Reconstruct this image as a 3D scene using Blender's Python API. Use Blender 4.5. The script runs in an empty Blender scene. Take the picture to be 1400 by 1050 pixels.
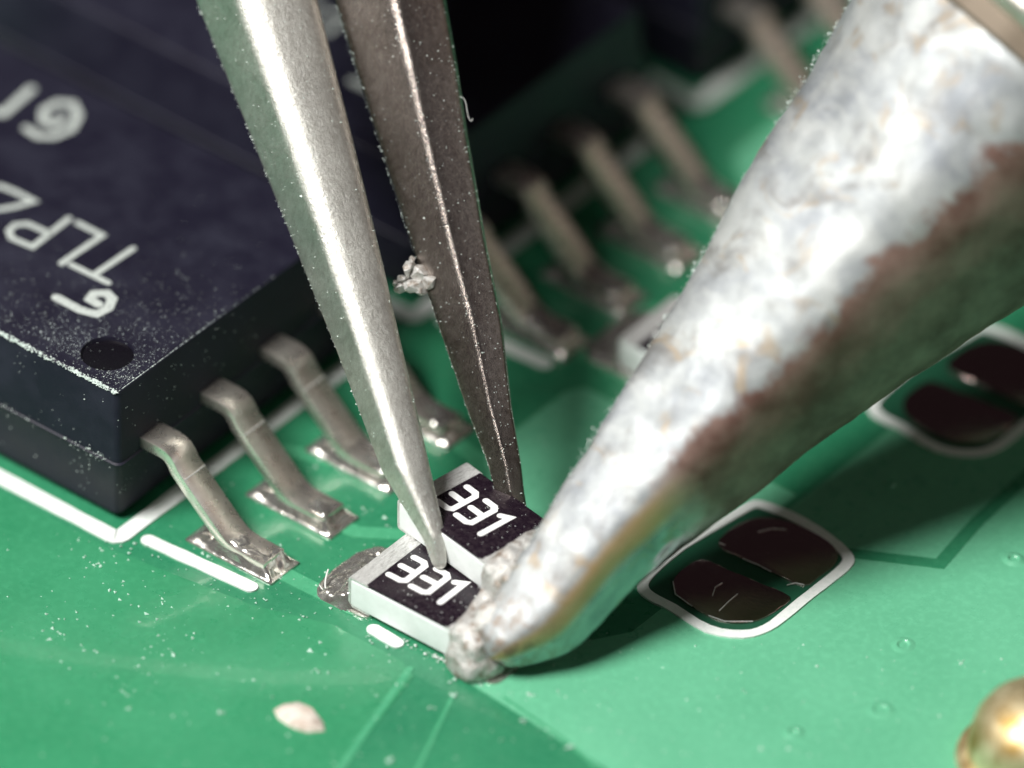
# Close-up of a circuit board being soldered.  1 Blender unit = 1 millimetre.
import bpy, bmesh, math, random
import numpy as np
from mathutils import Vector, Matrix, noise
random.seed(7)
sc = bpy.context.scene
C = sc.collection
sc.unit_settings.system = 'METRIC'
sc.unit_settings.scale_length = 0.001
sc.unit_settings.length_unit = 'MILLIMETERS'

# ------------------------------------------------------------------ camera
CP = Vector((97.85002414, -115.17690835, 122.17215096))
YAW, PIT, ROL = math.radians(-38.34048351), math.radians(38.29626831), math.radians(0.87080951)
FPX = 19588.616
fw = Vector((math.cos(PIT)*math.sin(YAW), math.cos(PIT)*math.cos(YAW), -math.sin(PIT)))
r0 = Vector((math.cos(YAW), -math.sin(YAW), 0)); u0 = r0.cross(fw)
RT = math.cos(ROL)*r0 + math.sin(ROL)*u0
UP = -math.sin(ROL)*r0 + math.cos(ROL)*u0
cam = bpy.data.cameras.new('camera'); co = bpy.data.objects.new('camera', cam); C.objects.link(co)
M = Matrix((RT, UP, -fw)).transposed().to_4x4(); M.translation = CP
co.matrix_world = M
cam.sensor_width = 36; cam.lens = FPX/1400*36
cam.clip_start = 1; cam.clip_end = 2000
cam.dof.use_dof = True; cam.dof.focus_distance = 193.4; cam.dof.aperture_fstop = 0.058
sc.camera = co

def px(a, b, z=0.0):
    d = fw + RT*((a-700)/FPX) - UP*((b-525)/FPX)
    return CP + d*((z-CP.z)/d.z)
def pxd(a, b, dep):
    return CP + (fw + RT*((a-700)/FPX) - UP*((b-525)/FPX))*dep
def depth(P): return (P-CP).dot(fw)

# ------------------------------------------------------------------ world, lamps, exposure
w = bpy.data.worlds.new('World'); sc.world = w; w.use_nodes = True
bg = w.node_tree.nodes['Background']; bg.inputs[0].default_value = (0.90, 0.60, 0.68, 1); bg.inputs[1].default_value = 0.017
def area(name, direction, dist, size, power, col, target=(5, 3, 0)):
    l = bpy.data.lights.new(name, 'AREA'); l.shape = 'DISK'; l.size = size; l.energy = power; l.color = col
    o = bpy.data.objects.new(name, l); C.objects.link(o)
    d = Vector(direction).normalized(); o.location = Vector(target) + d*dist
    o.rotation_euler = d.to_track_quat('Z', 'Y').to_euler()
    return o
area('key_lamp', (-0.24, -0.51, 0.85), 140, 54, 335000, (1, 0.99, 0.96))
area('warm_fill_lamp', (0.64, 0.58, 0.50), 150, 110, 9500, (1, 0.76, 0.66))  # added unseen fill, mirrored as a warm tone in the leads
area('cool_fill_lamp', (0.836, 0.10, 0.556), 150, 60, 7000, (0.95, 0.98, 1))
vs = sc.view_settings
vs.view_transform = 'Standard'; vs.look = 'None'; vs.gamma = 1; vs.exposure = 0.0; vs.use_curve_mapping = False
sc.cycles.max_bounces = 8

# ------------------------------------------------------------------ materials
def mat(name, col, rough=0.5, metal=0.0, spec=0.5, coat=0.0):
    m = bpy.data.materials.new(name); m.use_nodes = True
    b = m.node_tree.nodes['Principled BSDF']
    b.inputs['Base Color'].default_value = (*col, 1); b.inputs['Roughness'].default_value = rough
    b.inputs['Metallic'].default_value = metal; b.inputs['Specular IOR Level'].default_value = spec
    b.inputs['Coat Weight'].default_value = coat; b.inputs['Coat Roughness'].default_value = 0.06
    return m
class NT:
    def __init__(s, m): s.t = m.node_tree; s.b = s.t.nodes['Principled BSDF']
    def n(s, typ, **kw):
        x = s.t.nodes.new(typ)
        for k, v in kw.items():
            if k in x.inputs: x.inputs[k].default_value = v
            else: setattr(x, k, v)
        return x
    def l(s, a, b): s.t.links.new(a, b)
    def co(s): return s.n('ShaderNodeTexCoord').outputs['Object']
    def noise(s, scale, detail=4, rough=0.55, vec=None, dist=0.0):
        x = s.n('ShaderNodeTexNoise'); x.inputs['Scale'].default_value = scale; x.inputs['Detail'].default_value = detail
        x.inputs['Roughness'].default_value = rough; x.inputs['Distortion'].default_value = dist
        s.l(vec if vec is not None else s.co(), x.inputs['Vector']); return x.outputs['Fac']
    def ramp(s, fac, stops, interp='LINEAR'):
        x = s.n('ShaderNodeValToRGB'); x.color_ramp.interpolation = interp
        e = x.color_ramp.elements
        while len(e) < len(stops): e.new(0.5)
        for i, (p, c) in enumerate(stops):
            e[i].position = p; e[i].color = (*c, 1) if isinstance(c, tuple) else (c, c, c, 1)
        s.l(fac, x.inputs['Fac']); return x.outputs['Color']
    def mix(s, fac, a, b, mode='MIX'):
        x = s.n('ShaderNodeMix', data_type='RGBA', blend_type=mode)
        for v, i in ((fac, 0), (a, 6), (b, 7)):
            if hasattr(v, 'node'): s.l(v, x.inputs[i])
            else: x.inputs[i].default_value = v if i == 0 else (*v, 1)
        return x.outputs[2]
    def math(s, op, a, b=0.0):
        x = s.n('ShaderNodeMath', operation=op)
        for v, i in ((a, 0), (b, 1)):
            if hasattr(v, 'node'): s.l(v, x.inputs[i])
            else: x.inputs[i].default_value = v
        return x.outputs[0]
    def bump(s, h, strength=0.3, dist=0.02, normal=None):
        x = s.n('ShaderNodeBump'); x.inputs['Strength'].default_value = strength; x.inputs['Distance'].default_value = dist
        s.l(h, x.inputs['Height'])
        if normal is not None: s.l(normal, x.inputs['Normal'])
        s.l(x.outputs[0], s.b.inputs['Normal']); return x.outputs[0]
    def attr(s, name): return s.n('ShaderNodeAttribute', attribute_name=name).outputs['Fac']
    def col(s, c): s.l(c, s.b.inputs['Base Color'])
    def rough(s, c): s.l(c, s.b.inputs['Roughness'])

def green(name, c1, c2):
    m = mat(name, c1, 0.3, 0, 0.5, 0.25); t = NT(m)
    big = t.noise(0.45, 3, 0.5); fine = t.noise(9, 4, 0.6)
    c = t.mix(t.ramp(big, [(0.35, 0.0), (0.65, 1.0)]), c1, c2)
    c = t.mix(t.ramp(fine, [(0.45, 0.0), (0.8, 0.35)]), c, tuple(min(1, x*1.35+0.02) for x in c2))
    t.col(c); t.rough(t.ramp(t.noise(3, 5), [(0.3, 0.22), (0.7, 0.42)]))
    t.bump(t.noise(5, 3), 0.12, 0.02)
    return m
M_board = green('solder_mask_bare', (0.024, 0.200, 0.098), (0.038, 0.245, 0.120))
M_pour = green('solder_mask_over_copper', (0.120, 0.430, 0.250), (0.140, 0.470, 0.280))
M_pour2 = green('solder_mask_mid', (0.032, 0.255, 0.115), (0.052, 0.310, 0.150))
M_trace = green('solder_mask_on_trace', (0.060, 0.330, 0.170), (0.085, 0.38, 0.2))
M_edge = mat('board_edge', (0.35, 0.38, 0.22), 0.7)

def silk():
    m = mat('silkscreen_ink', (0.80, 0.83, 0.80), 0.55); t = NT(m)
    t.col(t.mix(t.ramp(t.noise(14, 5, 0.7), [(0.48, 0.0), (0.80, 1.0)]), (0.82, 0.85, 0.82), (0.60, 0.70, 0.64)))
    t.bump(t.noise(25, 3), 0.3, 0.01); return m
M_silk = silk()

def plastic():
    m = mat('mould_compound', (0.012, 0.011, 0.017), 0.5, 0, 0.32); t = NT(m)
    n = t.noise(1.6, 6, 0.65); f = t.noise(60, 3, 0.6)
    t.col(t.mix(t.ramp(n, [(0.4, 0.0), (0.75, 1.0)]), (0.010, 0.009, 0.020), (0.020, 0.020, 0.036)))
    t.rough(t.ramp(n, [(0.3, 0.42), (0.7, 0.62)]))
    t.bump(f, 0.45, 0.012); return m
M_plastic = plastic()
M_gloss = mat('polished_mould', (0.006, 0.005, 0.008), 0.12)
def ink():
    m = mat('marking_ink', (0.42, 0.45, 0.43), 0.6); t = NT(m)
    t.col(t.mix(t.ramp(t.noise(20, 5, 0.7), [(0.5, 0.0), (0.72, 1.0)]), (0.50, 0.54, 0.51), (0.22, 0.24, 0.24))); return m
M_ink = ink()

def leadmetal():
    m = mat('tinned_lead', (0.60, 0.57, 0.52), 0.28, 0.90); t = NT(m)
    n = t.noise(6, 5, 0.6)
    t.col(t.mix(t.ramp(n, [(0.35, 0.0), (0.7, 1.0)]), (0.94, 0.89, 0.81), (0.80, 0.74, 0.66)))
    t.rough(t.ramp(t.noise(7, 3), [(0.3, 0.24), (0.7, 0.34)]))
    t.bump(t.noise(14, 3), 0.02, 0.01); return m
M_lead = leadmetal()
def soldermetal():
    m = mat('solder', (0.72, 0.71, 0.68), 0.22, 0.86); t = NT(m)
    t.col(t.mix(t.ramp(t.noise(8, 4), [(0.35, 0.0), (0.7, 1.0)]), (0.84, 0.82, 0.78), (0.58, 0.54, 0.48)))
    t.rough(t.ramp(t.noise(5, 3), [(0.35, 0.10), (0.7, 0.28)]))
    t.bump(t.noise(9, 3, 0.5), 0.2, 0.03); return m
M_solder = soldermetal()
def crust():
    m = mat('solder_crust', (0.80, 0.79, 0.76), 0.5, 0.6); t = NT(m)
    t.col(t.mix(t.ramp(t.noise(7, 6, 0.75), [(0.48, 0.0), (0.66, 1.0)]), (0.60, 0.59, 0.565), (0.26, 0.19, 0.14)))
    t.rough(t.ramp(t.noise(9, 4), [(0.3, 0.46), (0.7, 0.66)]))
    t.bump(t.noise(26, 7, 0.8), 0.5, 0.025); return m
M_crust = crust()
def padmetal():
    m = mat('pad_plating', (0.55, 0.42, 0.40), 0.10, 1.0); t = NT(m)
    v = t.n('ShaderNodeMapping'); v.inputs['Scale'].default_value = (2, 26, 1); v.inputs['Rotation'].default_value = (0, 0, 0.35)
    t.l(t.co(), v.inputs['Vector'])
    s = t.noise(3, 3, 0.6, v.outputs[0])
    t.rough(t.ramp(s, [(0.4, 0.05), (0.8, 0.3)]))
    t.bump(s, 0.25, 0.01); return m
M_pad = padmetal()
M_gap = mat('shaded_laminate', (0.014, 0.085, 0.045), 0.4)  # laminate in the jumper opening, colour darkened for the iron's shadow

def ceramic():
    m = mat('alumina', (0.76, 0.80, 0.80), 0.42); t = NT(m)
    t.col(t.mix(t.ramp(t.noise(4, 6, 0.7), [(0.45, 0.0), (0.75, 1.0)]), (0.86, 0.89, 0.88), (0.74, 0.77, 0.75)))
    t.b.inputs['Subsurface Weight'].default_value = 0.25; t.b.inputs['Subsurface Scale'].default_value = 0.12
    t.b.inputs['Subsurface Radius'].default_value = (1, 1, 1)
    t.bump(t.noise(18, 4), 0.12, 0.01); return m
M_ceramic = ceramic()
def blackcoat():
    m = mat('resistor_coating', (0.014, 0.009, 0.014), 0.22, 0, 0.5); t = NT(m)
    n = t.noise(12, 6, 0.7)
    t.col(t.mix(t.ramp(n, [(0.5, 0.0), (0.85, 1.0)]), (0.014, 0.008, 0.014), (0.06, 0.045, 0.05)))
    t.rough(t.ramp(n, [(0.3, 0.18), (0.7, 0.4)])); t.bump(t.noise(9, 3), 0.15, 0.02); return m
M_coat = blackcoat()
M_white = mat('white_print', (0.86, 0.86, 0.85), 0.45)
def capmetal():
    m = mat('end_cap_tin', (0.62, 0.62, 0.60), 0.42, 0.5); t = NT(m)
    v = t.n('ShaderNodeMapping'); v.inputs['Scale'].default_value = (4, 1, 1)
    t.l(t.co(), v.inputs['Vector'])
    n = t.noise(9, 5, 0.7, v.outputs[0])
    t.col(t.mix(t.ramp(n, [(0.38, 0.0), (0.7, 1.0)]), (0.92, 0.92, 0.90), (0.50, 0.49, 0.47)))
    t.rough(t.ramp(n, [(0.3, 0.35), (0.7, 0.6)])); t.bump(n, 0.8, 0.03); return m
M_cap = capmetal()

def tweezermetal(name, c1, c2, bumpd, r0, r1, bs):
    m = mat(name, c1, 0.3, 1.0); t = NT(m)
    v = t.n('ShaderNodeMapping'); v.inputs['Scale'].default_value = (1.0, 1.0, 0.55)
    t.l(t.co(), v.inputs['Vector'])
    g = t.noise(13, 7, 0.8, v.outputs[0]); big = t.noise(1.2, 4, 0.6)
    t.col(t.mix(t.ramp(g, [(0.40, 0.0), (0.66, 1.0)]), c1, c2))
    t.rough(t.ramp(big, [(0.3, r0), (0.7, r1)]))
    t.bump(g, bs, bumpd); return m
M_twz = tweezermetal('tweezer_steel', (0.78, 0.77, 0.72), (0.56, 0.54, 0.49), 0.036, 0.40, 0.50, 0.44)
M_twz2 = tweezermetal('tweezer_steel_dark_reflection', (0.36, 0.32, 0.29), (0.18, 0.145, 0.13), 0.03, 0.19, 0.27, 0.28)  # same steel, base painted darker for the dark surroundings it mirrors

def ironmetal():
    m = mat('tinned_iron_tip', (0.8, 0.8, 0.8), 0.45, 0.6); t = NT(m)
    at = t.attr('along'); aa = t.attr('around')            # millimetres up the shaft / -1 upper edge .. +1 lower edge
    def wob(scale, amp, det=5): return t.math('MULTIPLY', t.math('SUBTRACT', t.noise(scale, det, 0.62), 0.5), amp)
    w1 = wob(0.5, 0.95, 4); w2 = wob(1.8, 0.5)
    v = t.math('ADD', t.math('ADD', aa, w1), w2)
    # tinned skin: soft white, bluish and grey clouds, a few warm stains, fine scratches
    tin = t.mix(t.ramp(t.noise(0.8, 5, 0.6, None, 0.5), [(0.38, 0.0), (0.62, 1.0)]), (0.42, 0.435, 0.43), (0.25, 0.265, 0.285))
    tin = t.mix(t.ramp(t.noise(1.1, 4, 0.55, None, 0.8), [(0.46, 0.0), (0.66, 0.8)]), tin, (0.47, 0.48, 0.47))
    tin = t.mix(t.ramp(t.noise(1.5, 5, 0.55, None, 0.5), [(0.52, 0.0), (0.72, 0.85)]), tin, (0.15, 0.14, 0.13))
    tin = t.mix(t.ramp(t.noise(1.5, 4, 0.6, None, 1.2), [(0.56, 0.0), (0.68, 0.65)]), tin, (0.33, 0.25, 0.16))
    tin = t.mix(t.ramp(t.noise(9, 6, 0.75), [(0.58, 0.0), (0.74, 0.3)]), tin, (0.15, 0.135, 0.12))
    # brown oxide
    lim = t.math('ADD', -0.02, t.math('MULTIPLY', at, 0.014))
    oxm = t.ramp(t.math('MULTIPLY', t.math('SUBTRACT', v, lim), 4.0), [(0.0, 0.0), (0.45, 1.0)])
    gate = t.ramp(t.math('MULTIPLY', t.math('ADD', at, t.math('MULTIPLY', t.math('ADD', w1, w2), 1.2)), 0.1), [(0.26, 0.0), (0.34, 1.0)])
    oxm = t.math('MULTIPLY', oxm, gate)
    oxc = t.mix(t.ramp(t.noise(1.3, 5, 0.6), [(0.35, 0.0), (0.65, 1.0)]), (0.12, 0.058, 0.046), (0.27, 0.18, 0.15))
    # tan burnt-flux line where the tinned face turns under
    bv = t.math('ADD', aa, t.math('MULTIPLY', w1, 0.22))
    band = t.ramp(bv, [(0.10, 0.0), (0.24, 1.0), (0.46, 1.0), (0.60, 0.0)])
    ng = t.math('SUBTRACT', 1.0, gate)
    colr = t.mix(oxm, tin, oxc)
    colr = t.mix(t.math('MULTIPLY', t.math('MULTIPLY', band, ng), 0.85), colr, (0.56, 0.36, 0.17))
    # scorched speckle at the very end
    end = t.math('MULTIPLY', t.ramp(at, [(0.05, 1.0), (0.85, 0.0)]), t.ramp(t.noise(6, 5, 0.7), [(0.46, 0.0), (0.6, 1.0)]))
    colr = t.mix(t.math('MULTIPLY', end, 0.8), colr, (0.22, 0.15, 0.10))
    t.col(colr)
    low = t.math('MULTIPLY', t.ramp(aa, [(0.45, 0.0), (0.62, 1.0)]), ng)
    t.rough(t.mix(low, t.mix(t.ramp(t.noise(3, 4), [(0.3, 0.0), (0.7, 1.0)]), (0.50, 0.50, 0.50), (0.62, 0.62, 0.62)), (0.17, 0.17, 0.17)))
    t.l(t.math('SUBTRACT', t.math('ADD', 0.52, t.math('MULTIPLY', low, 0.42)), t.math('MULTIPLY', oxm, 0.3)), t.b.inputs['Metallic'])
    vm = t.n('ShaderNodeMapping'); vm.inputs['Scale'].default_value = (7, 2.2, 7); vm.inputs['Rotation'].default_value = (0.3, 0.5, 0.4)
    t.l(t.co(), vm.inputs['Vector'])
    h = t.math('ADD', t.math('MULTIPLY', t.noise(1.6, 4, 0.5), 0.8), t.math('MULTIPLY', t.noise(3.2, 5, 0.65, vm.outputs[0]), 0.22))
    bm = t.n('ShaderNodeBump'); bm.inputs['Distance'].default_value = 0.08
    t.l(t.math('SUBTRACT', 0.17, t.math('MULTIPLY', low, 0.10)), bm.inputs['Strength'])
    t.l(h, bm.inputs['Height']); t.l(bm.outputs[0], t.b.inputs['Normal'])
    return m
M_iron = ironmetal()
def collar():
    m = mat('collar_metal', (0.80, 0.77, 0.70), 0.42, 0.9); t = NT(m)
    t.col(t.mix(t.ramp(t.noise(1.2, 5, 0.6), [(0.4, 0.0), (0.7, 1.0)]), (0.84, 0.82, 0.76), (0.50, 0.44, 0.36)))
    t.bump(t.noise(4, 5), 0.4, 0.06); return m
M_collar = collar()
M_groove = mat('brown_groove', (0.18, 0.14, 0.10), 0.6, 0.3)  # dark brown for the ring between shaft and collar
def gold():
    m = mat('gold_plating', (0.83, 0.60, 0.25), 0.5, 0.85); t = NT(m)
    t.col(t.mix(t.ramp(t.noise(2.2, 5, 0.6), [(0.4, 0.0), (0.65, 1.0)]), (0.92, 0.80, 0.52), (0.42, 0.27, 0.09)))
    t.bump(t.noise(3, 4), 0.35, 0.06); return m
M_gold = gold()
M_dust = mat('dust', (0.62, 0.70, 0.66), 0.6)
M_dustgreen = mat('dust_green', (0.50, 0.72, 0.60), 0.6)
def flake():
    m = mat('flake', (0.76, 0.66, 0.58), 0.6); t = NT(m)
    t.col(t.mix(t.ramp(t.noise(7, 5, 0.6), [(0.4, 0.0), (0.7, 1.0)]), (0.84, 0.78, 0.70), (0.52, 0.40, 0.32))); t.bump(t.noise(20, 4), 0.5, 0.02); return m
M_flake = flake()
M_fiber = mat('fibre', (0.75, 0.75, 0.72), 0.5)

# ------------------------------------------------------------------ mesh helpers
def link(name, me, parent=None, loc=None):
    o = bpy.data.objects.new(name, me); C.objects.link(o)
    if parent is not None: o.parent = parent
    if loc is not None: o.location = loc
    return o
def mesh(name, V, F, m, parent=None, smooth=False, loc=None, angle=None):
    me = bpy.data.meshes.new(name); me.from_pydata([tuple(v) for v in V], [], F); me.update()
    if m is not None: me.materials.append(m)
    if smooth:
        me.polygons.foreach_set('use_smooth', [True]*len(me.polygons))
        if angle: me.set_sharp_from_angle(angle=math.radians(angle))
    return link(name, me, parent, loc)
def from_bm(name, bm, m, parent=None, smooth=True, loc=None, angle=35):
    bmesh.ops.recalc_face_normals(bm, faces=bm.faces)
    me = bpy.data.meshes.new(name); bm.to_mesh(me); bm.free()
    if m is not None: me.materials.append(m)
    if smooth:
        me.polygons.foreach_set('use_smooth', [True]*len(me.polygons))
        if angle: me.set_sharp_from_angle(angle=math.radians(angle))
    return link(name, me, parent, loc)
def tag(o, label=None, cat=None, group=None, kind=None):
    for k, v in (('label', label), ('category', cat), ('group', group), ('kind', kind)):
        if v: o[k] = v
    return o
def empty(name, loc=(0, 0, 0), rz=0):
    o = bpy.data.objects.new(name, None); C.objects.link(o); o.location = loc; o.rotation_euler = (0, 0, rz); o.empty_display_size = 0.2
    return o
def copy_tree(o, parent=None):
    c = o.copy(); C.objects.link(c); c.parent = parent
    for ch in list(o.children): copy_tree(ch, c)
    return c
def rib(V, F, pts, wdt, z0, z1, closed=False, caps=True, wob=0.0):
    """flat printed stroke: mitred ribbon with round ends, from z0 up to z1; pts are (x, y)"""
    P = [Vector((p[0], p[1])) for p in pts]; n = len(P); L = []; Rr = []
    hw = wdt/2
    for i in range(n):
        a = P[i-1] if (i > 0 or closed) else None; b = P[(i+1) % n] if (i < n-1 or closed) else None
        d1 = (P[i]-a).normalized() if a is not None else None; d2 = (b-P[i]).normalized() if b is not None else None
        if d1 is None: d1 = d2
        if d2 is None: d2 = d1
        t = (d1+d2).normalized(); nn = Vector((-t.y, t.x)); k = 1/max(0.5, t.dot(d2))
        j = 1+wob*noise.noise((P[i].x*5, P[i].y*5, 0.3))
        L.append(P[i]+nn*hw*k*j); Rr.append(P[i]-nn*hw*k*j)
    def cap(p, t):
        base = math.atan2(t.y, t.x)
        return [p+hw*Vector((math.cos(base+a), math.sin(base+a))) for a in np.linspace(math.pi/2, -math.pi/2, 9)[1:-1]]
    if closed:
        o = len(V); m = n
        for lst in (L, Rr):
            for p in lst: V.append((p.x, p.y, z1))
        for lst in (L, Rr):
            for p in lst: V.append((p.x, p.y, z0))
        for i in range(n):
            j = (i+1) % n
            F.append((o+i, o+n+i, o+n+j, o+j)); F.append((o+i, o+j, o+2*n+j, o+2*n+i)); F.append((o+n+j, o+n+i, o+3*n+i, o+3*n+j))
        return
    loop = list(L)
    if caps: loop += cap(P[-1], (P[-1]-P[-2]).normalized())
    loop += Rr[::-1]
    if caps: loop += cap(P[0], (P[0]-P[1]).normalized())
    o = len(V); N = len(loop)
    for p in loop: V.append((p.x, p.y, z1))
    for p in loop: V.append((p.x, p.y, z0))
    # top as strip + fans
    for i in range(n-1):
        F.append((o+i+1, o+i, o+loop_index(n, caps, i), o+loop_index(n, caps, i+1)))
    if caps:
        F.append(tuple(o+k for k in range(n-1, n+8)))
        F.append(tuple([o+k for k in range(2*n+7-1+0, N)]+[o]))
    for i in range(N):
        j = (i+1) % N; F.append((o+i, o+j, o+N+j, o+N+i))
def loop_index(n, caps, i):
    return n + (7 if caps else 0) + (n-1-i)
def stroke(name, pts, wdt, z0, z1, m, parent=None, closed=False, org=(0, 0), wob=0.0):
    V = []; F = []
    rib(V, F, [(p[0]-org[0], p[1]-org[1]) for p in pts], wdt, z0, z1, closed, True, wob)
    bm = bmesh.new(); vs_ = [bm.verts.new(v) for v in V]
    for f in F:
        try: bm.faces.new([vs_[i] for i in f])
        except ValueError: pass
    return from_bm(name, bm, m, parent, False)
def slab(name, pts, z0, z1, m, parent=None, bev=0.0, loc=None):
    bm = bmesh.new(); vs_ = [bm.verts.new((p[0], p[1], z0)) for p in pts]; f = bm.faces.new(vs_)
    g = bmesh.ops.extrude_face_region(bm, geom=[f]); nv = [e for e in g['geom'] if isinstance(e, bmesh.types.BMVert)]
    for v in nv: v.co.z = z1
    if bev:
        te = [e for e in bm.edges if all(abs(v.co.z-z1) < 1e-6 for v in e.verts)]
        bmesh.ops.bevel(bm, geom=te, offset=bev, segments=2, affect='EDGES', profile=0.6)
    return from_bm(name, bm, m, parent, bool(bev), loc)
def smooth_poly(pts, n=6):
    P = [Vector((p[0], p[1])) for p in pts]; out = []; N = len(P)
    for i in range(N):
        a, b, c, d = P[i-1], P[i], P[(i+1) % N], P[(i+2) % N]
        for k in range(n):
            t = k/n
            out.append(0.5*((2*b)+(c-a)*t+(2*a-5*b+4*c-d)*t*t+(-a+3*b-3*c+d)*t**3))
    return out
def rrect(x0, x1, y0, y1, r, n=4):
    out = []
    for cx, cy, a in ((x1-r, y1-r, 0), (x0+r, y1-r, 90), (x0+r, y0+r, 180), (x1-r, y0+r, 270)):
        for k in range(n+1):
            t = math.radians(a+90*k/n); out.append((cx+r*math.cos(t), cy+r*math.sin(t)))
    return out
def fbm(p, o=4):
    s = 0; a = 1; q = Vector(p)
    for _ in range(o): s += a*noise.noise(q); q = q*2.03; a *= 0.5
    return s
def hfield(name, x0, x1, y0, y1, nx, ny, fn, m, parent, base=0.0):
    """a mound on the board: height fn(x, y) inside its outline, skirted down to base"""
    V = []; F = []
    for j in range(ny+1):
        for i in range(nx+1):
            x = x0+(x1-x0)*i/nx; y = y0+(y1-y0)*j/ny
            V.append((x, y, max(base, fn(x, y))))
    for j in range(ny):
        for i in range(nx):
            a = j*(nx+1)+i; q = (a, a+1, a+nx+2, a+nx+1)
            if max(V[k][2] for k in q) > base+1e-5: F.append(q)
    used = sorted({k for f in F for k in f}); mp = {k: i for i, k in enumerate(used)}
    return mesh(name, [V[k] for k in used], [tuple(mp[k] for k in f) for f in F], m, parent, True)
def lumps(name, balls, m, parent=None, voxel=0.035, amp=0.04, freq=6.0, loc=(0, 0, 0), its=8):
    """union of balls grown together, roughened"""
    bm = bmesh.new()
    for (c, r, s) in balls:
        T = Matrix.Translation(Vector(c)-Vector(loc)) @ Matrix.Diagonal((r*s[0], r*s[1], r*s[2], 1))
        bmesh.ops.create_icosphere(bm, subdivisions=3, radius=1, matrix=T)
    me = bpy.data.meshes.new(name); bm.to_mesh(me); bm.free()
    o = bpy.data.objects.new(name, me); C.objects.link(o)
    md = o.modifiers.new('r', 'REMESH'); md.mode = 'VOXEL'; md.voxel_size = voxel
    s = o.modifiers.new('s', 'SMOOTH'); s.factor = 0.5; s.iterations = its
    dg = bpy.context.evaluated_depsgraph_get(); me2 = bpy.data.meshes.new_from_object(o.evaluated_get(dg))
    bpy.data.objects.remove(o); bpy.data.meshes.remove(me)
    me2.name = name
    nrm = [v.normal.copy() for v in me2.vertices]
    for v, nn in zip(me2.vertices, nrm):
        v.co += nn*amp*fbm((v.co+Vector(loc))*freq, 4)
    me2.materials.clear(); me2.materials.append(m)
    me2.polygons.foreach_set('use_smooth', [True]*len(me2.polygons)); me2.update()
    return link(name, me2, parent, loc if parent is None else None)

# ------------------------------------------------------------------ the board
def xy(*p): return [tuple(px(a, b)[:2]) for a, b in p]
board = slab('circuit_board', [(-45, -40), (50, -40), (50, 60), (-45, 60)], -1.6, 0.0, M_board)
tag(board, 'green solder masked circuit board under the components', 'circuit board', kind='structure')
# copper areas under the mask, a hair above the bare mask
e1 = px(650, 940); e2 = px(845, 1062)
d12 = (e2-e1)
slab('copper_pour', [(e1.x-0.15, e1.y+0.02), (e1.x+d12.x*6, e1.y+d12.y*6), (40, -6), (40, 40), (7.4, 40), (7.4, 13), (6.5, 11), (6.5, 3.0), (5.6, 1.6)], -0.2, 0.012, M_pour, board, 0.006)
g1 = px(0, 770); g2 = px(150, 850); g3 = px(120, 930)
lowpts = [(-40, -0.12), (0.0, -0.12), (2.2, 0.18), (3.3, 0.55), (4.5, 0.55), tuple(px(566, 925)[:2]), tuple(px(505, 1003)[:2]), tuple(px(445, 1090)[:2]), tuple(px(350, 1300)[:2]), (-40, -20)]
slab('copper_pour', lowpts, -0.2, 0.010, M_pour2, board, 0.006)
slab('copper_pour', [(1.0, 12.2), (2.6, 10.8), (6.0, 10.8), (6.0, 40), (1.0, 40)], -0.2, 0.011, M_pour, board, 0.006)
slab('copper_pour', [(2.55, 3.9), (3.2, 3.75), (6.4, 3.75), (6.4, 6.75), (2.7, 6.75), (2.55, 6.5)], -0.2, 0.010, M_pour, board, 0.006)  # brighter pour colour, painted to lift the tweezers' shadow here
# tracks
def track(pts, wd=0.25, m=M_trace, z=0.012): return stroke('trace', pts, wd, -0.1, z, m, board)
for k in range(3):
    oy = 6.35*k
    track([(1.6, 0.964+oy), (3.3, 0.99+oy)], 0.26)
    track([(1.6, 2.234+oy), (2.3, 2.30+oy), (2.95, 2.75+oy), (3.6, 2.8+oy)], 0.24)
    track([(1.6, 3.504+oy), (0.3, 3.0+oy)], 0.24)
    track([(1.6, 4.774+oy), (2.5, 4.6+oy), (3.1, 4.0+oy)], 0.24)
track([px(560, 915)[:2], px(500, 1000)[:2], px(440, 1090)[:2]], 0.10, M_trace, 0.011)
track([px(618, 955)[:2], px(560, 1075)[:2]], 0.06, M_trace, 0.011)
track([px(690, 955)[:2], px(770, 1010)[:2], px(850, 1080)[:2]], 0.05, M_trace, 0.013)
tk = [px(1160, 757)[:2], px(1285, 772)[:2], px(1335, 715)[:2], px(1460, 600)[:2], px(1600, 520)[:2]]
stroke('trace', tk, 0.20, -0.1, 0.017, M_board, board)

def silkline(pts, wd=0.2, closed=False): return stroke('silkscreen_line', pts, wd, 0.0, 0.026, M_silk, board, closed, wob=0.12)
def densify(pts, step=0.25, closed=False):
    out = []; n = len(pts)
    for i in range(n if closed else n-1):
        a = Vector(pts[i][:2]); b = Vector(pts[(i+1) % n][:2]); k = max(1, int((b-a).length/step))
        out += [a.lerp(b, j/k) for j in range(k)]
    if not closed: out.append(Vector(pts[-1][:2]))
    return out
for k in range(3):
    oy = 6.35*k
    silkline(densify(rrect(-8.72, -0.10, 0.10+oy, 5.64+oy, 0.10, 3), 0.3, True), 0.25, True)
    if k < 2: silkline(densify([(0.24, 0.345+oy), (1.94, 0.455+oy)]), 0.215)
silkline(densify([(3.80, 0.82), (4.22, 0.79)], 0.1), 0.20)
silkline(densify([(3.80, 7.17), (4.22, 7.14)], 0.1), 0.20)

# land pads under the leads
for k in range(3):
    for j in range(4):
        y = 0.964+1.27*j+6.35*k
        slab('land_pad', rrect(0.62, 2.13, y-0.30, y+0.30, 0.04, 2), -0.1, 0.034, M_solder, board, 0.012)
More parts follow.
